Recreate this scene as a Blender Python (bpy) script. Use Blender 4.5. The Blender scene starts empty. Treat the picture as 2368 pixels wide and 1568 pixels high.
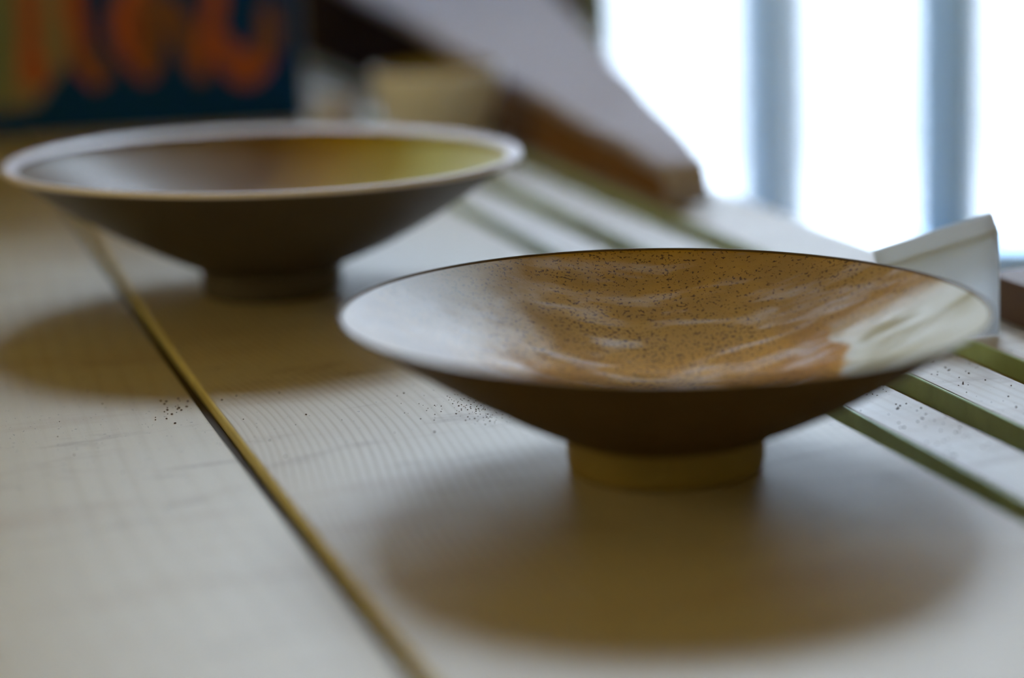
import bpy, bmesh, math, random
from mathutils import Vector, Matrix, noise

random.seed(7)
scene = bpy.context.scene
col = scene.collection

# ------------------------------------------------------------------ camera
CAM_H = 0.1965
PITCH, ROLL = math.radians(13.28), math.radians(2.3)
cam_data = bpy.data.cameras.new('camera')
cam_data.sensor_fit = 'HORIZONTAL'
cam_data.sensor_width = 23.6
cam_data.lens = 50.0
cam_data.clip_start = 0.01
cam_data.clip_end = 200
cam_data.dof.use_dof = True
cam_data.dof.focus_distance = 0.757
cam_data.dof.aperture_fstop = 2.0
cam = bpy.data.objects.new('camera', cam_data)
col.objects.link(cam)
f = Vector((0, math.cos(PITCH), -math.sin(PITCH)))
r0 = Vector((1, 0, 0))
u0 = Vector((0, math.sin(PITCH), math.cos(PITCH)))
R = math.cos(ROLL) * r0 - math.sin(ROLL) * u0
U = math.sin(ROLL) * r0 + math.cos(ROLL) * u0
m = Matrix((R, U, -f)).transposed().to_4x4()
m.translation = Vector((0, 0, CAM_H))
cam.matrix_world = m
scene.camera = cam

# ------------------------------------------------------------------ sky, exposure
world = bpy.data.worlds.new('overcast_sky')
scene.world = world
world.use_nodes = True
bg = world.node_tree.nodes['Background']
bg.inputs['Color'].default_value = (0.64, 0.75, 0.93, 1)
bg.inputs['Strength'].default_value = 60.0
scene.view_settings.view_transform = 'Standard'
scene.view_settings.look = 'None'
scene.view_settings.gamma = 1
scene.view_settings.exposure = 0.0
scene.view_settings.use_curve_mapping = False
scene.cycles.use_denoising = True
scene.cycles.max_bounces = 10
scene.cycles.diffuse_bounces = 6
scene.cycles.sample_clamp_indirect = 6

# ------------------------------------------------------------------ room constants
FLOOR = -0.72
CEIL = 2.45
WALL_Y = 2.6                      # inner face of the window wall
XL, XR, YB = -1.9, 1.9, -1.3
W1 = (0.109, 0.80, -0.36, 2.3)    # right window opening x0,x1,z0,z1
W2 = (-0.50, 0.03, 0.07, 2.3)     # left window, higher sill


def portal(name, x0, x1, z0, z1):
    d = bpy.data.lights.new(name, 'AREA')
    d.shape = 'RECTANGLE'
    d.size, d.size_y = x1 - x0, z1 - z0
    d.cycles.is_portal = True
    o = bpy.data.objects.new(name, d)
    o.location = ((x0 + x1) / 2, WALL_Y + 0.13, (z0 + z1) / 2)
    o.rotation_euler = (math.radians(-90), 0, 0)
    col.objects.link(o)


portal('sky_portal_right', *W1)
portal('sky_portal_left', *W2)


# warm room lamp on the left, behind the camera
ld = bpy.data.lights.new('room_lamp', 'POINT')
ld.energy = 11
ld.shadow_soft_size = 0.22
ld.color = (1.0, 0.86, 0.38)
lamp = bpy.data.objects.new('room_lamp', ld)
lamp.location = (-1.5, 0.15, 0.95)
col.objects.link(lamp)


# ------------------------------------------------------------------ helpers
def obj(name, bm, mat, parent=None, smooth=False, loc=None):
    me = bpy.data.meshes.new(name)
    bmesh.ops.recalc_face_normals(bm, faces=bm.faces)
    bm.to_mesh(me)
    bm.free()
    for mm in (mat if isinstance(mat, (list, tuple)) else [mat]):
        me.materials.append(mm)
    if smooth:
        for p in me.polygons:
            p.use_smooth = True
    o = bpy.data.objects.new(name, me)
    col.objects.link(o)
    if parent:
        o.parent = parent
    if loc:
        o.location = loc
    return o


def thing(name, label, cat, loc=(0, 0, 0), rz=0.0, group=None):
    o = bpy.data.objects.new(name, None)
    o.empty_display_size = 0.05
    o.location = loc
    o.rotation_euler = (0, 0, rz)
    o['label'] = label
    o['category'] = cat
    if group:
        o['group'] = group
    col.objects.link(o)
    return o


def tag(o, label, cat, group=None):
    o['label'] = label
    o['category'] = cat
    if group:
        o['group'] = group
    return o


def structure(o, label=None, cat=None):
    o['kind'] = 'structure'
    if label:
        o['label'] = label
    if cat:
        o['category'] = cat
    return o


def add_box(bm, x0, x1, y0, y1, z0, z1):
    vs = [bm.verts.new((x, y, z)) for x in (x0, x1) for y in (y0, y1) for z in (z0, z1)]
    for q in ((0, 1, 3, 2), (4, 6, 7, 5), (0, 4, 5, 1), (2, 3, 7, 6), (0, 2, 6, 4), (1, 5, 7, 3)):
        bm.faces.new([vs[i] for i in q])
    return bm


def box(x0, x1, y0, y1, z0, z1, bevel=0.0, seg=2):
    bm = add_box(bmesh.new(), x0, x1, y0, y1, z0, z1)
    if bevel:
        bmesh.ops.bevel(bm, geom=bm.edges[:], offset=bevel, segments=seg, affect='EDGES', profile=0.5)
    return bm


def lathe(prof, n=160, wob=0.0, seed=0.0, close=False):
    """prof: list of (r, z); wob: relative wobble of a hand-thrown wall."""
    bm = bmesh.new()
    rings = []
    for (r, z) in prof:
        if r < 1e-6:
            rings.append([bm.verts.new((0, 0, z))])
            continue
        ring = []
        for k in range(n):
            a = 2 * math.pi * k / n
            w = 1 + wob * noise.noise(Vector((math.cos(a) * 1.3 + seed, math.sin(a) * 1.3, z * 20)))
            dz = wob * 0.25 * r * noise.noise(Vector((math.cos(a) * 1.1, math.sin(a) * 1.1 + seed, 5.0)))
            ring.append(bm.verts.new((r * w * math.cos(a), r * w * math.sin(a), z + (dz if r > 0.05 else 0))))
        rings.append(ring)
    pairs = list(zip(rings[:-1], rings[1:]))
    if close:
        pairs.append((rings[-1], rings[0]))
    for A, B in pairs:
        if len(A) == 1 and len(B) == 1:
            continue
        for k in range(n):
            k2 = (k + 1) % n
            if len(A) == 1:
                bm.faces.new((A[0], B[k], B[k2]))
            elif len(B) == 1:
                bm.faces.new((A[k], A[k2], B[0]))
            else:
                bm.faces.new((A[k], A[k2], B[k2], B[k]))
    return bm


class NT:
    """small node-tree builder"""

    def __init__(self, name):
        self.mat = bpy.data.materials.new(name)
        self.mat.use_nodes = True
        self.t = self.mat.node_tree
        self.bsdf = self.t.nodes['Principled BSDF']
        self.out = self.t.nodes['Material Output']
        tc = self.t.nodes.new('ShaderNodeTexCoord')
        self.P = tc.outputs['Object']

    def put(self, sock, v):
        if isinstance(v, bpy.types.NodeSocket):
            self.t.links.new(v, sock)
        elif isinstance(v, (tuple, list)) and len(v) == 3 and sock.type == 'RGBA':
            sock.default_value = (*v, 1)
        else:
            sock.default_value = v

    def math(self, op, a, b=0.0, c=None):
        n = self.t.nodes.new('ShaderNodeMath')
        n.operation = op
        self.put(n.inputs[0], a)
        self.put(n.inputs[1], b)
        if c is not None:
            self.put(n.inputs[2], c)
        return n.outputs[0]

    def scale(self, sx, sy, sz, vec=None, loc=(0, 0, 0)):
        n = self.t.nodes.new('ShaderNodeMapping')
        n.inputs['Scale'].default_value = (sx, sy, sz)
        n.inputs['Location'].default_value = loc
        self.put(n.inputs['Vector'], vec or self.P)
        return n.outputs[0]

    def noise(self, vec, scale, detail=3.0, rough=0.55, dist=0.0):
        n = self.t.nodes.new('ShaderNodeTexNoise')
        n.inputs['Scale'].default_value = scale
        n.inputs['Detail'].default_value = detail
        n.inputs['Roughness'].default_value = rough
        n.inputs['Distortion'].default_value = dist
        self.put(n.inputs['Vector'], vec)
        return n.outputs['Fac']

    def ramp(self, fac, *stops):
        n = self.t.nodes.new('ShaderNodeValToRGB')
        e = n.color_ramp.elements
        while len(e) < len(stops):
            e.new(0.5)
        for el, (p, c) in zip(e, stops):
            el.position = p
            el.color = (*c, 1) if isinstance(c, tuple) else (c, c, c, 1)
        self.put(n.inputs['Fac'], fac)
        return n.outputs['Color']

    def mix(self, fac, a, b):
        n = self.t.nodes.new('ShaderNodeMix')
        n.data_type = 'RGBA'
        self.put(n.inputs['Factor'], fac)
        self.put(n.inputs[6], a)
        self.put(n.inputs[7], b)
        return n.outputs[2]

    def xyz(self, vec=None):
        n = self.t.nodes.new('ShaderNodeSeparateXYZ')
        self.put(n.inputs[0], vec or self.P)
        return n.outputs[0], n.outputs[1], n.outputs[2]

    def combine(self, x, y, z):
        n = self.t.nodes.new('ShaderNodeCombineXYZ')
        for i, v in enumerate((x, y, z)):
            self.put(n.inputs[i], v)
        return n.outputs[0]

    def smooth(self, v, lo, hi):
        n = self.t.nodes.new('ShaderNodeMapRange')
        n.interpolation_type = 'SMOOTHSTEP'
        self.put(n.inputs['Value'], v)
        n.inputs['From Min'].default_value = lo
        n.inputs['From Max'].default_value = hi
        return n.outputs['Result']

    def bump(self, h, strength, dist=0.001):
        n = self.t.nodes.new('ShaderNodeBump')
        n.inputs['Strength'].default_value = strength
        n.inputs['Distance'].default_value = dist
        self.put(n.inputs['Height'], h)
        self.put(self.bsdf.inputs['Normal'], n.outputs[0])

    def set(self, color=None, rough=None, **kw):
        if color is not None:
            self.put(self.bsdf.inputs['Base Color'], color)
        if rough is not None:
            self.put(self.bsdf.inputs['Roughness'], rough)
        for k, v in kw.items():
            self.put(self.bsdf.inputs[k.replace('_', ' ')], v)
        return self.mat


def plain(name, c, rough=0.6, var=0.12, scale=30.0, bump=0.1, **kw):
    n = NT(name)
    f1 = n.noise(n.P, scale, 4)
    d = tuple(x * (1 - var) for x in c)
    l = tuple(min(1, x * (1 + var)) for x in c)
    n.bump(f1, bump, 0.0008)
    return n.set(n.mix(f1, d, l), rough, **kw)


# ------------------------------------------------------------------ materials
def worn_wood(name, pale, dark, period, warp, contrast, seed, rough=0.40, ring0=0.0, reach=1.0, power=0.9):
    n = NT(name)
    u, s, z = n.xyz()
    low = n.noise(n.scale(2.0, 0.9, 1, loc=(seed, seed * 2, 0)), 3.0, 1.0, 0.4)
    mid = n.noise(n.scale(12, 3.0, 1, loc=(seed * 3, 0, 0)), 2.0, 2.0, 0.5)
    wu = n.math('ADD', n.math('MULTIPLY', n.math('SUBTRACT', low, 0.5), warp), u)
    wu = n.math('ADD', n.math('MULTIPLY', n.math('SUBTRACT', mid, 0.5), warp * 0.08), wu)
    d = n.math('ABSOLUTE', n.math('SUBTRACT', wu, ring0))
    d = n.math('POWER', n.math('ADD', d, 0.002), power)
    ph = n.math('MULTIPLY', d, 2 * math.pi / period)
    rings = n.math('MULTIPLY_ADD', n.math('SINE', ph), 0.5, 0.5)
    rings = n.math('POWER', rings, 2.2)
    fine = n.noise(n.scale(160, 5, 20, loc=(seed, 1, 0)), 3.0, 4.0, 0.6)
    fade = n.math('MULTIPLY', n.smooth(n.noise(n.scale(7, 2.5, 1, loc=(seed, 4, 0)), 1.5, 2.0), 0.36, 0.62), n.smooth(u, reach, reach - 0.09))
    fac = n.math('MULTIPLY', n.math('MULTIPLY', rings, contrast), n.math('MULTIPLY_ADD', fade, 0.8, 0.2))
    fac = n.math('ADD', fac, n.math('MULTIPLY', n.math('SUBTRACT', fine, 0.5), 0.35))
    c = n.mix(n.smooth(fac, -0.1, 1.0), pale, dark)
    # scuffs running across the boards and ingrained clay dust
    blot = n.noise(n.scale(9, 30, 1, loc=(seed * 5, seed, 0)), 1.6, 5.0, 0.62, 0.6)
    c = n.mix(n.math('MULTIPLY', n.smooth(blot, 0.55, 0.70), 0.42), c, (0.22, 0.135, 0.07))
    stain = n.noise(n.scale(5, 17, 1, loc=(seed, seed * 7, 0)), 1.8, 4.0, 0.6, 0.3)
    c = n.mix(n.math('MULTIPLY', n.smooth(stain, 0.50, 0.72), 0.35), c, (0.34, 0.21, 0.10))
    speck = n.noise(n.scale(700, 420, 700), 1.0, 1.0, 0.5)
    c = n.mix(n.math('MULTIPLY', n.smooth(speck, 0.72, 0.76), 0.5), c, (0.05, 0.035, 0.025))
    rr = n.math('MULTIPLY_ADD', fine, 0.12, rough - 0.04)
    rr = n.math('ADD', rr, n.math('MULTIPLY', blot, 0.06))
    n.bump(n.math('ADD', n.math('MULTIPLY', rings, -0.4), fine), 0.10, 0.0006)
    return n.set(c, rr, IOR=1.5)


M = {}
M['plank_left'] = worn_wood('worn_pine_left', (0.52, 0.44, 0.30), (0.42, 0.33, 0.19), 0.0105, 0.06, 0.35, 2.3, ring0=-0.1)
M['plank_right'] = worn_wood('worn_pine_right', (0.52, 0.44, 0.31), (0.36, 0.27, 0.15), 0.0056, 0.06, 1.0, 5.1, ring0=0.095, reach=0.215, power=0.6)
M['plank_other'] = worn_wood('worn_pine_other', (0.50, 0.44, 0.33), (0.38, 0.30, 0.18), 0.007, 0.06, 0.7, 9.4)
M['strip'] = worn_wood('worn_pine_strip', (0.52, 0.47, 0.40), (0.42, 0.35, 0.27), 0.005, 0.03, 0.5, 3.7, rough=0.42)
M['green'] = plain('green_painted_groove', (0.48, 0.66, 0.38), 0.35, 0.35, 60, 0.2)
M['groove_bed'] = plain('yellowed_groove_bed', (0.30, 0.19, 0.05), 0.6, 0.4, 80, 0.2)
M['raw_edge'] = plain('raw_yellow_wood_edge', (0.72, 0.62, 0.30), 0.6, 0.25, 50, 0.2)
M['joint'] = plain('dirty_joint', (0.06, 0.04, 0.02), 0.8, 0.3, 60)
M['leg'] = plain('dark_table_leg', (0.13, 0.08, 0.04), 0.5)


def ochre_glaze():
    n = NT('ochre_speckled_glaze')
    x, y, z = n.xyz()
    rad = n.math('SQRT', n.math('ADD', n.math('MULTIPLY', x, x), n.math('MULTIPLY', y, y)))
    broad = n.noise(n.P, 28, 4, 0.6)
    base = n.mix(n.smooth(broad, 0.35, 0.66), (0.42, 0.195, 0.02), (0.74, 0.38, 0.03))
    streak = n.noise(n.scale(14, 70, 40), 2.0, 4, 0.6, 0.4)
    base = n.mix(n.math('MULTIPLY', n.smooth(streak, 0.52, 0.72), 0.45), base, (0.50, 0.38, 0.28))
    # thinner olive glaze towards the far rim
    back = n.smooth(n.math('ADD', y, n.math('MULTIPLY', broad, 0.02)), 0.02, 0.075)
    base = n.mix(n.math('MULTIPLY', back, 0.7), base, (0.26, 0.175, 0.03))
    speck = n.noise(n.P, 900, 2, 0.6)
    dens = n.noise(n.P, 30, 2)
    sp = n.smooth(n.math('ADD', speck, n.math('MULTIPLY', dens, 0.22)), 0.695, 0.75)
    base = n.mix(n.math('MULTIPLY', sp, 0.8), base, (0.035, 0.015, 0.008))
    # pale pooled glaze with a ragged edge on one side
    rag = n.noise(n.P, 60, 1.5, 0.5)
    edge = n.math('ADD', n.math('MULTIPLY', n.math('SUBTRACT', rag, 0.5), 0.022), x)
    pool = n.smooth(edge, 0.0575, 0.0605)
    pool = n.math('MULTIPLY', pool, n.smooth(y, 0.047, 0.022))
    base = n.mix(pool, base, (0.44, 0.40, 0.25))
    rough = n.math('MULTIPLY_ADD', n.noise(n.P, 300, 3), 0.30, 0.38)
    rough = n.math('SUBTRACT', rough, n.math('MULTIPLY', pool, 0.1))
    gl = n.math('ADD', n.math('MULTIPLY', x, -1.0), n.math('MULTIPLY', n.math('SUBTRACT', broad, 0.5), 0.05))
    window_sheen = n.smooth(gl, 0.03, 0.075)
    base = n.mix(n.math('MULTIPLY', window_sheen, 0.6), base, (0.44, 0.47, 0.47))  # window reflection on the left wall, painted pale into the base colour
    rough = n.math('SUBTRACT', rough, n.math('MULTIPLY', window_sheen, 0.12))
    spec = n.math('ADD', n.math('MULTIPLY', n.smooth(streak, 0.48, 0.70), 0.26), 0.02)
    spec = n.math('ADD', spec, n.math('MULTIPLY', window_sheen, 0.85))
    spec = n.math('ADD', spec, n.math('MULTIPLY', pool, n.math('MULTIPLY', n.smooth(n.noise(n.scale(20, 60, 20), 2.0, 2), 0.4, 0.65), 0.5)))
    n.put(n.bsdf.inputs['Specular IOR Level'], spec)
    n.bump(n.math('ADD', n.noise(n.P, 420, 3), n.math('MULTIPLY', n.noise(n.P, 90, 2), 0.8)), 0.15, 0.0006)
    return n.set(base, rough, IOR=1.5)


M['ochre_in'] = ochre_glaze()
M['ochre_out'] = plain('dark_brown_glaze', (0.105, 0.066, 0.028), 0.6, 0.25, 60, 0.15, Specular_IOR_Level=0.12)
M['ochre_foot'] = plain('olive_ochre_foot', (0.27, 0.19, 0.05), 0.5, 0.2, 60, 0.15)


def olive_glaze():
    n = NT('olive_glaze_lit_right')
    x, y, z = n.xyz()
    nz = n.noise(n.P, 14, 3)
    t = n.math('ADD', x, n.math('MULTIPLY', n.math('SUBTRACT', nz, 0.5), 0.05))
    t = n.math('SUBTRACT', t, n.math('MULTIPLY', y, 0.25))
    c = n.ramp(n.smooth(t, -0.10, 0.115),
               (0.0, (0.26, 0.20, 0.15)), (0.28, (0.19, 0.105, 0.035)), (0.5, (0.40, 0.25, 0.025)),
               (0.70, (0.46, 0.37, 0.04)), (0.82, (0.62, 0.62, 0.24)), (1.0, (0.86, 0.88, 0.60)))  # window light on the right and grey sheen at left, painted into the olive
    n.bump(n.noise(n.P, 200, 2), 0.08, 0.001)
    return n.set(c, 0.34, IOR=1.5, Specular_IOR_Level=0.10)


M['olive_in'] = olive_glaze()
M['taupe_out'] = plain('dark_taupe_glaze', (0.085, 0.068, 0.058), 0.45, 0.2, 50, 0.15)
M['rim_pale'] = plain('pale_lilac_rim', (0.80, 0.74, 0.80), 0.35, 0.1, 60, 0.1)
M['cream'] = plain('cream_glaze', (0.84, 0.85, 0.93), 0.4, 0.08)
M['mustard'] = plain('mustard_glaze', (0.36, 0.27, 0.05), 0.4, 0.15)
M['white_china'] = plain('white_china', (0.66, 0.64, 0.74), 0.3, 0.04)
M['paper'] = plain('white_paper', (0.80, 0.84, 0.92), 0.7, 0.04)
pt = NT('translucent_white_paper')
pt.set((0.84, 0.90, 0.98), 0.7)
trn = pt.t.nodes.new('ShaderNodeBsdfTranslucent')
trn.inputs[0].default_value = (0.92, 0.95, 0.97, 1)
mxs = pt.t.nodes.new('ShaderNodeMixShader')
mxs.inputs[0].default_value = 0.8
pt.t.links.new(pt.bsdf.outputs[0], mxs.inputs[1])
pt.t.links.new(trn.outputs[0], mxs.inputs[2])
pt.t.links.new(mxs.outputs[0], pt.out.inputs['Surface'])
M['paper'] = pt.mat
M['carton'] = plain('brown_cardboard', (0.24, 0.11, 0.035), 0.7, 0.12, 20)
M['block'] = plain('brown_block_wood', (0.15, 0.075, 0.04), 0.6, 0.2, 30)
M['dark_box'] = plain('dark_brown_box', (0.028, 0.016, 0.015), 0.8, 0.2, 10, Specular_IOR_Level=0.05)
M['cloth'] = plain('lilac_grey_cloth', (0.44, 0.39, 0.43), 0.8, 0.12, 14)
M['navy'] = plain('navy_print', (0.002, 0.045, 0.18), 0.7, 0.15, 20, Specular_IOR_Level=0.1)
M['beige_print'] = plain('beige_print', (0.28, 0.22, 0.12), 0.6, 0.15, 20)
M['green_print'] = plain('sage_print', (0.15, 0.20, 0.11), 0.6, 0.15, 20)
M['orange'] = plain('orange_print', (0.42, 0.085, 0.022), 0.5, 0.2, 30)
M['orange_dull'] = plain('faded_orange_print', (0.24, 0.085, 0.03), 0.5, 0.2, 30)
M['grey_card'] = plain('grey_card', (0.50, 0.45, 0.48), 0.6, 0.08)
M['crumb'] = plain('clay_crumb', (0.06, 0.035, 0.02), 0.8)
M['wall_plaster'] = plain('off_white_plaster', (0.82, 0.71, 0.42), 0.8, 0.06, 6)
M['wall_wood'] = plain('dark_wood_wall', (0.14, 0.085, 0.06), 0.55, 0.2, 8)
M['ceiling'] = plain('ceiling_boards', (0.82, 0.70, 0.38), 0.7, 0.1, 6)
M['floor'] = plain('brown_floor', (0.62, 0.47, 0.22), 0.6, 0.2, 8)
M['sash'] = plain('pale_blue_white_paint', (0.48, 0.74, 1.0), 0.32, 0.04, 30, 0.02, IOR=1.5)
M['outside'] = plain('pale_yard', (0.135, 0.135, 0.135), 0.8, 0.04, 2)


def glass():
    n = NT('window_glass')
    t = n.t
    tr = t.nodes.new('ShaderNodeBsdfTransparent')
    tr.inputs[0].default_value = (0.96, 0.98, 0.98, 1)
    gl = t.nodes.new('ShaderNodeBsdfGlossy')
    gl.inputs['Roughness'].default_value = 0.02
    fr = t.nodes.new('ShaderNodeFresnel')
    fr.inputs['IOR'].default_value = 1.45
    mx = t.nodes.new('ShaderNodeMixShader')
    t.links.new(fr.outputs[0], mx.inputs[0])
    t.links.new(tr.outputs[0], mx.inputs[1])
    t.links.new(gl.outputs[0], mx.inputs[2])
    t.links.new(mx.outputs[0], n.out.inputs['Surface'])
    return n.mat


M['glass'] = glass()

# ------------------------------------------------------------------ room shell
structure(obj('floor', box(XL - .2, XR + .2, YB - .2, WALL_Y + .2, FLOOR - .1, FLOOR), M['floor']))
structure(obj('ceiling', box(XL - .2, XR + .2, YB - .2, WALL_Y + .2, CEIL, CEIL + .1), M['ceiling']))
structure(obj('wall_left', box(XL - .2, XL, YB - .2, WALL_Y + .2, FLOOR, CEIL), M['wall_plaster']))
structure(obj('wall_right', box(XR, XR + .2, YB - .2, WALL_Y + .2, FLOOR, CEIL), M['wall_plaster']))
structure(obj('wall_rear', box(XL, XR, YB - .2, YB, FLOOR, CEIL), M['wall_plaster']))
bm = bmesh.new()
y0, y1 = WALL_Y, WALL_Y + 0.2
add_box(bm, XL, W2[0], y0, y1, FLOOR, CEIL)
add_box(bm, W2[0], W2[1], y0, y1, FLOOR, W2[2])
add_box(bm, W2[0], W2[1], y0, y1, W2[3], CEIL)
add_box(bm, W2[1], W1[0], y0, y1, FLOOR, CEIL)
add_box(bm, W1[0], W1[1], y0, y1, FLOOR, W1[2])
add_box(bm, W1[0], W1[1], y0, y1, W1[3], CEIL)
add_box(bm, W1[1], XR, y0, y1, FLOOR, CEIL)
structure(obj('wall_front', bm, M['wall_wood']))
structure(obj('ground', box(-14, 14, WALL_Y + .2, 40, -1.0, -0.9), M['outside']))
structure(obj('wall_outside', box(-9, 9, 7.0, 7.3, -0.9, 4.1), M['outside']))


def window(name, W, mull, label):
    x0, x1, z0, z1 = W
    root = bpy.data.objects.new(name, None)
    col.objects.link(root)
    root.location = (x0, WALL_Y, z0)
    structure(root, label)
    w, h = x1 - x0, z1 - z0
    fw = 0.034
    bm = bmesh.new()
    for sgn, xo in ((1, 0.0), (-1, w)):
        sec = [(xo, -0.06), (xo + sgn * 0.024, -0.06), (xo + sgn * fw, 0.055), (xo + sgn * fw, 0.12), (xo, 0.12)]
        lo = [bm.verts.new((x, y, 0)) for x, y in sec]
        hi = [bm.verts.new((x, y, h)) for x, y in sec]
        bm.faces.new(lo)
        bm.faces.new(hi[::-1])
        for i in range(5):
            bm.faces.new((lo[i], lo[(i + 1) % 5], hi[(i + 1) % 5], hi[i]))
    add_box(bm, fw, w - fw, -0.02, 0.12, h - fw, h)
    add_box(bm, fw, w - fw, -0.02, 0.12, 0, fw)
    bmesh.ops.bevel(bm, geom=bm.edges[:], offset=0.003, segments=1, affect='EDGES')
    obj('window_frame', bm, M['sash'], root)
    obj('window_sill', box(-0.04, w + 0.04, -0.07, -0.02, -0.03, 0.0, 0.004), M['sash'], root)
    edges = [fw] + [mm - x0 for mm in mull] + [w - fw]
    mw = 0.094
    for k, c in enumerate(edges[1:-1]):
        # deep glazing bar, tapering from the glass to a narrow nose on the room side
        sec = [(-mw / 2, 0.07), (mw / 2, 0.07), (mw / 2, 0.055), (0.006, -0.075), (-0.006, -0.075), (-mw / 2, 0.055)]
        bm = bmesh.new()
        lo = [bm.verts.new((x, y, fw)) for x, y in sec]
        hi = [bm.verts.new((x, y, h - fw)) for x, y in sec]
        bm.faces.new(lo)
        bm.faces.new(hi[::-1])
        for i in range(6):
            bm.faces.new((lo[i], lo[(i + 1) % 6], hi[(i + 1) % 6], hi[i]))
        bmesh.ops.bevel(bm, geom=bm.edges[:], offset=0.002, segments=2, affect='EDGES')
        obj('mullion', bm, M['sash'], root, loc=(c, 0.0, 0))
    for a, b in zip(edges[:-1], edges[1:]):
        obj('pane', box(a, b, 0.055, 0.059, fw, h - fw), M['glass'], root)
    return root


window('window_1', W1, [0.333, 0.5495], 'bright window with pale blue mullions behind the front bowl')
window('window_2', W2, [-0.32, -0.145], 'bright high window with pale mullions left of the tall one')

# ------------------------------------------------------------------ table
TA = math.radians(17.15)
table = thing('work_table', 'worn pale pine plank table with green edged grooves along the window side', 'table', (0, 0, FLOOR), TA)
TZ = -FLOOR                                     # table top in the table's own frame


def t2w(u, s, z=0.0):
    """table coordinates (across, along, height above the top) to world"""
    return Vector((u * math.cos(TA) - s * math.sin(TA), u * math.sin(TA) + s * math.cos(TA), z))


S0, S1 = -0.35, 2.08


def bow(s):
    return 0.1168 - 0.0028 * math.cos(math.pi * (s - 0.80) / 0.62)


def plank(name, uL, uR, top, th, rl, rr, mat, n=90):
    """a board between the edge curves uL(s), uR(s), its arrises rounded by rl (left) and rr (right)"""
    bm = bmesh.new()
    prev = None
    for i in range(n + 1):
        s = S0 + (S1 - S0) * i / n
        a, b = uL(s), uR(s)
        pts = [(a, top - th)]
        for k in range(7):
            q = math.pi / 2 * k / 6
            pts.append((a + rl - rl * math.cos(q), top - rl + rl * math.sin(q)))
        for k in range(7):
            q = math.pi / 2 * k / 6
            pts.append((b - rr + rr * math.sin(q), top - rr + rr * math.cos(q)))
        pts.append((b, top - th))
        row = [bm.verts.new((u, s, z)) for u, z in pts]
        if prev:
            for k in range(len(row)):
                k2 = (k + 1) % len(row)
                bm.faces.new((prev[k], prev[k2], row[k2], row[k]))
        else:
            bm.faces.new(row)
        prev = row
    bm.faces.new(prev)
    if isinstance(mat, list):
        bm.faces.ensure_lookup_table()
        for fc in bm.faces:
            if sum(v.co.x - uL(v.co.y) for v in fc.verts) / len(fc.verts) < rl * 0.45:
                fc.material_index = 1
    o = obj(name, bm, mat, table, smooth=True)
    md = o.modifiers.new('sharp', 'EDGE_SPLIT')
    md.split_angle = math.radians(50)
    return o


k_ = lambda c: (lambda s: c)
TH = 0.03
plank('plank', k_(-0.27), k_(-0.0835), TZ, TH, 0.002, 0.001, M['plank_other'], 8)
plank('plank', k_(-0.082), lambda s: bow(s) - 0.0006, TZ - 0.0008, TH, 0.001, 0.0012, M['plank_left'])
plank('plank', lambda s: bow(s) + 0.0042, k_(0.3083), TZ, TH, 0.0014, 0.0016, [M['plank_right'], M['raw_edge']])
bm = bmesh.new()
prev = None
for i in range(61):
    s = S0 + (S1 - S0) * i / 60
    c = bow(s)
    row = [bm.verts.new((u, s, z)) for u, z in ((c - 0.0004, TZ - TH), (c - 0.0004, TZ - 0.0046), (c + 0.0040, TZ - 0.0046), (c + 0.0040, TZ - TH))]
    if prev:
        for k in range(4):
            bm.faces.new((prev[k], prev[(k + 1) % 4], row[(k + 1) % 4], row[k]))
    else:
        bm.faces.new(row)
    prev = row
bm.faces.new(prev)
obj('joint_tongue', bm, M['joint'], table)
strips = [(0.3183, 0.3437), (0.3590, 0.3872), (0.4045, 0.455)]
for a, b in strips:
    plank('grooved_strip', k_(a), k_(b), TZ, TH, 0.0004, 0.0015, M['strip'], 4)
gaps = [(0.3083, 0.3183), (0.3437, 0.3590), (0.3872, 0.4045)]
for a, b in gaps:
    d = 0.0075
    bed = obj('groove_bed', box(a + 0.0002, b - 0.0002, S0, S1, TZ - TH, TZ - d - 0.001), M['groove_bed'], table)
    obj('green_lining', box(b - 0.0012, b - 0.0001, S0, S1, TZ - d - 0.001, TZ - 0.0002, 0.0003, 1), M['green'], bed)
for x in (-0.24, 0.40):
    for s in (S0 + 0.06, S1 - 0.06):
        obj('leg', box(x - .03, x + .03, s - .03, s + .03, 0, TZ - TH, 0.004), M['leg'], table)
for x in (-0.24, 0.40):
    obj('apron', box(x - .012, x + .012, S0 + .09, S1 - .09, TZ - TH - .09, TZ - TH, 0.003), M['leg'], table)

# ------------------------------------------------------------------ bowls


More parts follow.
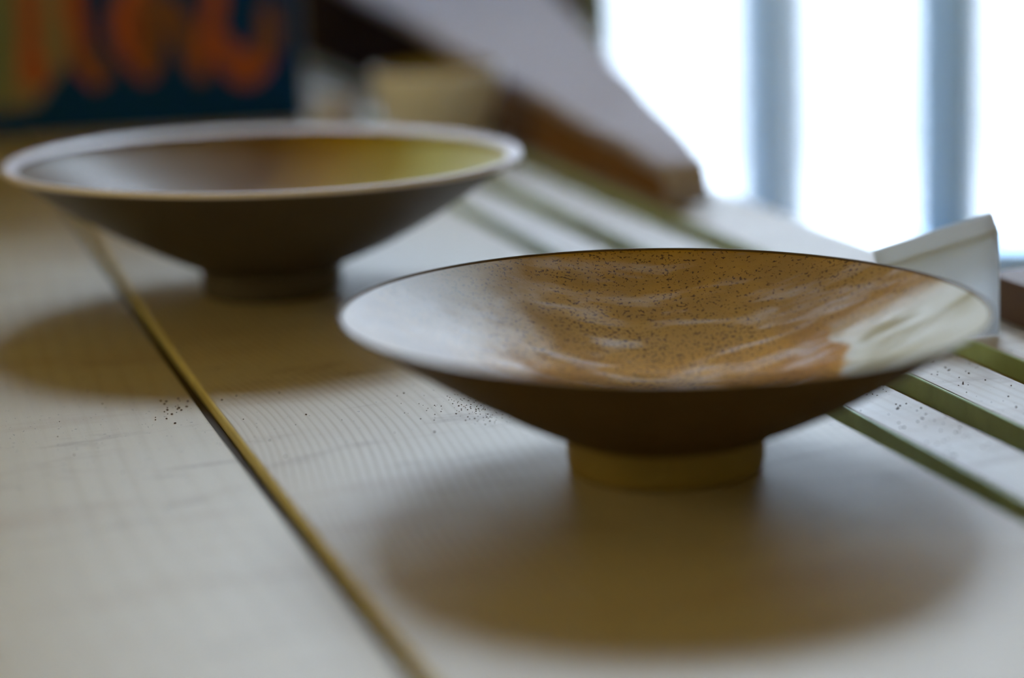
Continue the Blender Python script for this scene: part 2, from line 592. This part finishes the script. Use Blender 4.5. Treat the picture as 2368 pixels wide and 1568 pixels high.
def bowl(label, c, rad, height, fr, fh, th, m_in, m_out, m_foot, m_rim, rim_h, wob, seed, group, bulge=1.0, tilt=(0, 0)):
    root = thing('footed_bowl', label, 'bowl', (c[0], c[1], 0.0), 0, group)
    rj = fr * 1.02
    n = 26
    out = []
    for i in range(n + 1):
        t = i / n
        r = rj + (rad - rj) * t
        z = fh + (height - fh) * (t * (1 - 0.30 * bulge) + 0.30 * bulge * t * t)
        out.append((r, z))
    ins = []
    r_in = rad - (th * 0.7 if m_rim else 0.0012)
    zi0 = fh + 0.0042
    for i in range(n + 1):
        t = 1 - i / n
        ins.append((r_in * t, zi0 + (height - 0.0006 - zi0) * (t ** 1.75)))
    # rounded lip between the outside and the inside
    lip = [(rad + 0.0001, height - 0.0004), (rad - 0.0003, height + 0.0001), (rad - 0.0007, height)]
    body = obj('body', lathe([(0, fh - 0.001)] + [(rj * 0.6, fh - 0.001)] + out + lip + [(r_in, height - 0.0007)], 192, wob, seed), m_out, root, smooth=True)
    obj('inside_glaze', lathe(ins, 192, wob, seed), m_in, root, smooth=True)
    foot = [(fr * 0.74, fh), (fr * 0.76, 0.0012), (fr * 0.80, 0.0002), (fr * 0.94, 0.0), (fr * 0.985, 0.0008),
            (fr * 1.0, 0.0025), (fr * 1.005, fh * 0.6), (fr * 1.02, fh + 0.001)]
    obj('foot', lathe(foot, 128, wob, seed + 3), m_foot, root, smooth=True)
    if m_rim:
        rim = [(rad - 0.0004, height - rim_h), (rad + 0.0005, height - rim_h * 0.7), (rad + 0.0007, height - 0.0004),
               (rad + 0.0002, height + 0.0012), (rad - th * 0.5, height + 0.0013), (r_in - 0.0006, height - 0.0001),
               (r_in - 0.0030, height - rim_h * 0.55)]
        obj('rim', lathe(rim, 192, wob, seed), m_rim, root, smooth=True)
    # the thrown wall leans a little on its level foot
    for ch in root.children:
        if ch.name.startswith('foot'):
            continue
        for v in ch.data.vertices:
            v.co.z += (tilt[0] * v.co.x + tilt[1] * v.co.y) * min(1.0, v.co.z / (2 * fh))
    return root


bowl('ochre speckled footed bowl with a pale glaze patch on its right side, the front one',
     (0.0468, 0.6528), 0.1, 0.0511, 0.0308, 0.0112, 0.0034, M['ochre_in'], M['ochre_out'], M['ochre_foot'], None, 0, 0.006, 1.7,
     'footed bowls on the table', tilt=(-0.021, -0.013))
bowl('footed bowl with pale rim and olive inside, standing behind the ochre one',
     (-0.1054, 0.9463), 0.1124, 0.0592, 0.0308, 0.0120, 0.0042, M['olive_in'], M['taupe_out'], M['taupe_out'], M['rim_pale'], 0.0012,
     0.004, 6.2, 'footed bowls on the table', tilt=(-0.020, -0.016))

# ------------------------------------------------------------------ brown box under a grey cloth
BU = 0.4115


def wedge(name, u0, u1a, u1b, s0, s1, h0, h1, mat, label, cat):
    o_ = t2w(u0, s0)
    r_ = thing(name, label, cat, o_, TA)
    bm = bmesh.new()
    L = s1 - s0
    P = [(0, 0, 0), (u1a - u0, 0, 0), (u1b - u0, L, 0), (0, L, 0), (0, 0, h0), (u1a - u0, 0, h0), (u1b - u0, L, h1), (0, L, h1)]
    v = [bm.verts.new(p) for p in P]
    for q in ((0, 3, 2, 1), (4, 5, 6, 7), (0, 1, 5, 4), (1, 2, 6, 5), (2, 3, 7, 6), (3, 0, 4, 7)):
        bm.faces.new([v[i] for i in q])
    bmesh.ops.bevel(bm, geom=bm.edges[:], offset=0.0015, segments=2, affect='EDGES')
    obj('body', bm, mat, r_)
    # folded seam of the lid along the front
    bm = bmesh.new()
    w = 0.0012
    vs = []
    for (s, h) in ((0.004, h0), (L - 0.004, h1)):
        for (du, dz) in ((-w, -0.006), (0.0002, -0.006), (0.0002, -0.0015), (-w, -0.0015)):
            vs.append(bm.verts.new((du, s, h + dz)))
    for q in ((0, 1, 2, 3), (7, 6, 5, 4), (0, 4, 5, 1), (1, 5, 6, 2), (2, 6, 7, 3), (3, 7, 4, 0)):
        bm.faces.new([vs[i] for i in q])
    obj('lid_seam', bm, mat, r_)
    return r_


def top_h(s):
    return 0.018 + (s - 1.045) * 0.078


def back_u(s):
    return 0.425 + (s - 1.045) * 0.20


wedge('cardboard_box', BU, back_u(1.045), back_u(1.352), 1.045, 1.352, top_h(1.045), top_h(1.352), M['carton'],
      'low brown cardboard box with a sloping top, half under the grey cloth', 'box')
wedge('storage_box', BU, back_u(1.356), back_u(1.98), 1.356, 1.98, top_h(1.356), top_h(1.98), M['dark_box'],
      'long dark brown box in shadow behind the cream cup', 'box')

bm = bmesh.new()
ns, nu = 190, 26
grid = []
for i in range(ns + 1):
    t = i / ns
    s = 1.034 + (1.97 - 1.034) * t
    row = []
    for j in range(nu + 1):
        q = j / nu
        s_eff = max(s, 1.043)
        ua, ub = BU - 0.0040, back_u(s_eff) + 0.006
        u = ua if j < 2 else ua + (ub - ua) * (j - 1) / (nu - 1)
        z = top_h(s_eff) + 0.0045
        # the near end hangs down to the strip
        if s < 1.043:
            k = (1.043 - s) / (1.043 - 1.034)
            z = z * (1 - k * k) + 0.0024 * k * k
        z += 0.0022 * (noise.noise(Vector((u * 40, s * 14, 3))) + 0.6 * noise.noise(Vector((u * 90, s * 30, 9)))) * (1 if s > 1.05 else 0.4)
        if s >= 1.043:
            z = max(z, top_h(s) + 0.0030)
        if j == 0:
            z -= 0.006
        z = max(z, 0.002)
        row.append(bm.verts.new((u, s, z)))
    grid.append(row)
for i in range(ns):
    for j in range(nu):
        bm.faces.new((grid[i][j], grid[i][j + 1], grid[i + 1][j + 1], grid[i + 1][j]))
cloth = obj('folded_cloth', bm, M['cloth'], smooth=True)
cloth.rotation_euler = (0, 0, TA)
md = cloth.modifiers.new('thickness', 'SOLIDIFY')
md.thickness = 0.0015
md.offset = 0
tag(cloth, 'lilac grey cloth spread over the two low boxes by the window', 'cloth')

# ------------------------------------------------------------------ printed box
pb = thing('printed_box', 'navy cardboard box with big orange brush lettering, at the back left', 'box', (-0.138, 1.518, 0.0), math.radians(6))
BW, BD, BH = 0.30, 0.10, 0.34
obj('carton', box(-BW, 0, 0, BD, 0, BH, 0.0015), M['navy'], pb)
obj('side_panel', box(0, 0.0012, 0.001, BD - 0.001, 0.001, BH - 0.001), M['grey_card'], pb)
obj('lid_flap', box(-BW + .001, -.001, 0.001, BD - .001, BH, BH + 0.0012), M['grey_card'], pb)


def decal(name, pts, mat, y=-0.0006, th=0.0005):
    bm = bmesh.new()
    a = [bm.verts.new((x, y, z)) for x, z in pts]
    b = [bm.verts.new((x, y + th, z)) for x, z in pts]
    bm.faces.new(a)
    bm.faces.new(b[::-1])
    for i in range(len(a)):
        k = (i + 1) % len(a)
        bm.faces.new((a[i], a[k], b[k], b[i]))
    bmesh.ops.triangulate(bm, faces=bm.faces[:])
    return obj(name, bm, mat, pb)


def stroke(path, mat, y):
    """a brush stroke as a flat ribbon: path of (x, z, half width)"""
    pts = [Vector(path[0])] + [Vector(q) for q in path] + [Vector(path[-1])]
    fine = []
    for i in range(1, len(pts) - 2):
        for k in range(5):
            v = k / 5
            a, b, c, d = pts[i - 1:i + 3]
            fine.append(0.5 * (2 * b + (c - a) * v + (2 * a - 5 * b + 4 * c - d) * v * v + (3 * b - a - 3 * c + d) * v ** 3))
    path = fine + [pts[-1]]
    L, Rr = [], []
    for i, (x, z, w) in enumerate(path):
        p = path[max(0, i - 1)]
        q = path[min(len(path) - 1, i + 1)]
        d = Vector((q[0] - p[0], q[1] - p[1])).normalized()
        L.append((x - d.y * w, z + d.x * w))
        Rr.append((x + d.y * w, z - d.x * w))
    decal('lettering', L + Rr[::-1], mat, y)


decal('beige_print', [(-BW + .001, 0.016), (-0.185, 0.022), (-0.160, 0.052), (-0.150, BH - .002), (-BW + .001, BH - .002)], M['beige_print'])
decal('green_print', [(-BW + .001, 0.010), (-0.207, 0.024), (-0.199, 0.060), (-0.197, BH - .002), (-BW + .001, BH - .002)], M['green_print'], -0.0012)
yy = -0.0018
stroke([(-0.186, 0.034, .006), (-0.184, 0.046, .0095), (-0.186, 0.062, .006), (-0.182, 0.085, .005), (-0.184, 0.11, .006)], M['orange'], yy)
stroke([(-0.140, 0.034, .005), (-0.150, 0.052, .0075), (-0.152, 0.070, .006), (-0.156, 0.09, .006), (-0.150, 0.12, .006)], M['orange'], yy)
stroke([(-0.152, 0.060, .005), (-0.140, 0.046, .006), (-0.136, 0.036, .004)], M['orange_dull'], yy - .0006)
stroke([(-0.106, 0.036, .005), (-0.112, 0.050, .009), (-0.122, 0.068, .0085), (-0.118, 0.088, .008), (-0.104, 0.104, .007)], M['orange'], yy)
stroke([(-0.106, 0.040, .005), (-0.101, 0.056, .006), (-0.098, 0.076, .006), (-0.104, 0.096, .006)], M['orange_dull'], yy - .0006)
stroke([(-0.090, 0.092, .005), (-0.080, 0.066, .007), (-0.072, 0.042, .007), (-0.070, 0.034, .004)], M['orange_dull'], yy)
stroke([(-0.071, 0.040, .005), (-0.064, 0.062, .007), (-0.058, 0.088, .007), (-0.056, 0.11, .006)], M['orange'], yy - .0006)
stroke([(-0.058, 0.064, .006), (-0.048, 0.046, .009), (-0.040, 0.038, .010), (-0.030, 0.046, .009), (-0.026, 0.060, .005)], M['orange'], yy)
stroke([(-0.028, 0.048, .005), (-0.020, 0.060, .005), (-0.022, 0.084, .005)], M['orange_dull'], yy - .0006)

# ------------------------------------------------------------------ small pots behind the olive bowl
cup = thing('small_cup', 'small cream cup with a mustard inside, in front of the dark box', 'cup', (-0.040, 1.345, 0))
obj('body', lathe([(0, 0.003), (0.018, 0.003), (0.020, 0), (0.024, 0), (0.025, 0.006), (0.034, 0.022), (0.0395, 0.040), (0.041, 0.053), (0.0385, 0.0535)], 64, 0.006, 2), M['cream'], cup, True)
obj('inside_glaze', lathe([(0.0385, 0.0535), (0.037, 0.040), (0.031, 0.022), (0.018, 0.010), (0, 0.008)], 64, 0.006, 2), M['mustard'], cup, True)
dish = thing('sake_cup', 'tiny white cup beside the navy box', 'cup', (-0.111, 1.455, 0))
obj('body', lathe([(0, 0.002), (0.008, 0.002), (0.009, 0), (0.011, 0), (0.0115, 0.004), (0.0165, 0.012), (0.0185, 0.023), (0.0175, 0.0235), (0.015, 0.013), (0.009, 0.006), (0, 0.005)], 48, 0.004, 4), M['white_china'], dish, True)
obj('rim', lathe([(0.0184, 0.0225), (0.0190, 0.0232), (0.0184, 0.0242), (0.0176, 0.0242), (0.0172, 0.0234)], 48, 0.004, 4), M['white_china'], dish, True)

# ------------------------------------------------------------------ folded paper at the right
pp = thing('folded_paper', 'stiff white folded paper standing behind the right rim of the front bowl', 'paper', t2w(0.4155, 0.715), math.radians(-6))


def sheet(name, P):
    bm = bmesh.new()
    v = [bm.verts.new(p) for p in P]
    bm.faces.new(v)
    bmesh.ops.subdivide_edges(bm, edges=bm.edges[:], cuts=5, use_grid_fill=True)
    for w in bm.verts:
        w.co.y += 0.0006 * noise.noise(w.co * 60)
    o = obj(name, bm, M['paper'], pp, smooth=True)
    md = o.modifiers.new('thickness', 'SOLIDIFY')
    md.thickness = 0.0004
    md.offset = 0
    return o


sheet('front_leaf', [(-0.046, 0.0, 0.0004), (0.0, 0.0, 0.0004), (0.0, 0.004, 0.0395), (-0.046, 0.004, 0.0255)])
sheet('top_leaf', [(-0.046, 0.004, 0.0255), (0.0, 0.004, 0.0395), (0.0, 0.026, 0.0432), (-0.046, 0.03, 0.0285)])

wb = thing('wooden_block', 'dark brown wooden block at the right edge beside the folded paper', 'block', t2w(0.4285, 0.700), TA)
obj('body', box(0, 0.024, 0, 0.05, 0, 0.0175, 0.0012), M['block'], wb)
obj('end_grain', box(0.002, 0.022, -0.0004, 0.0004, 0.002, 0.0155), M['carton'], wb)

# ------------------------------------------------------------------ clay crumbs on the boards
bm = bmesh.new()
rc = random.Random(4)
spots = []
for k in range(320):
    spots.append((rc.gauss(0.210, 0.012), rc.gauss(0.703, 0.010), rc.uniform(.00010, .00028)))
for k in range(60):
    spots.append((rc.uniform(0.02, 0.30), rc.uniform(0.66, 0.84), rc.uniform(.00015, .0004)))
for k in range(22):
    spots.append((rc.gauss(0.105, 0.004), rc.gauss(0.752, 0.010), rc.uniform(.0002, .0005)))
for k in range(260):
    spots.append((rc.uniform(*strips[rc.choice((0, 1, 2))]), rc.uniform(0.58, 0.76), rc.uniform(.00015, .0004)))
for (u, s, r) in spots:
    if bow(s) - 0.003 < u < bow(s) + 0.008 or any(a - .001 < u < b + .001 for a, b in gaps):
        continue
    zb = -0.0008 if u < 0.114 else 0.0
    mt = Matrix.Translation(t2w(u, s, zb + r * 0.5)) @ Matrix.Rotation(rc.uniform(0, 6), 4, 'Z') @ Matrix.Diagonal((r * rc.uniform(.8, 1.6), r, r * .7, 1))
    bmesh.ops.create_icosphere(bm, subdivisions=1, radius=1.0, matrix=mt)
crumbs = obj('clay_crumbs', bm, M['crumb'])
crumbs['kind'] = 'stuff'
tag(crumbs, 'dark clay crumbs scattered over the pale boards', 'crumbs')
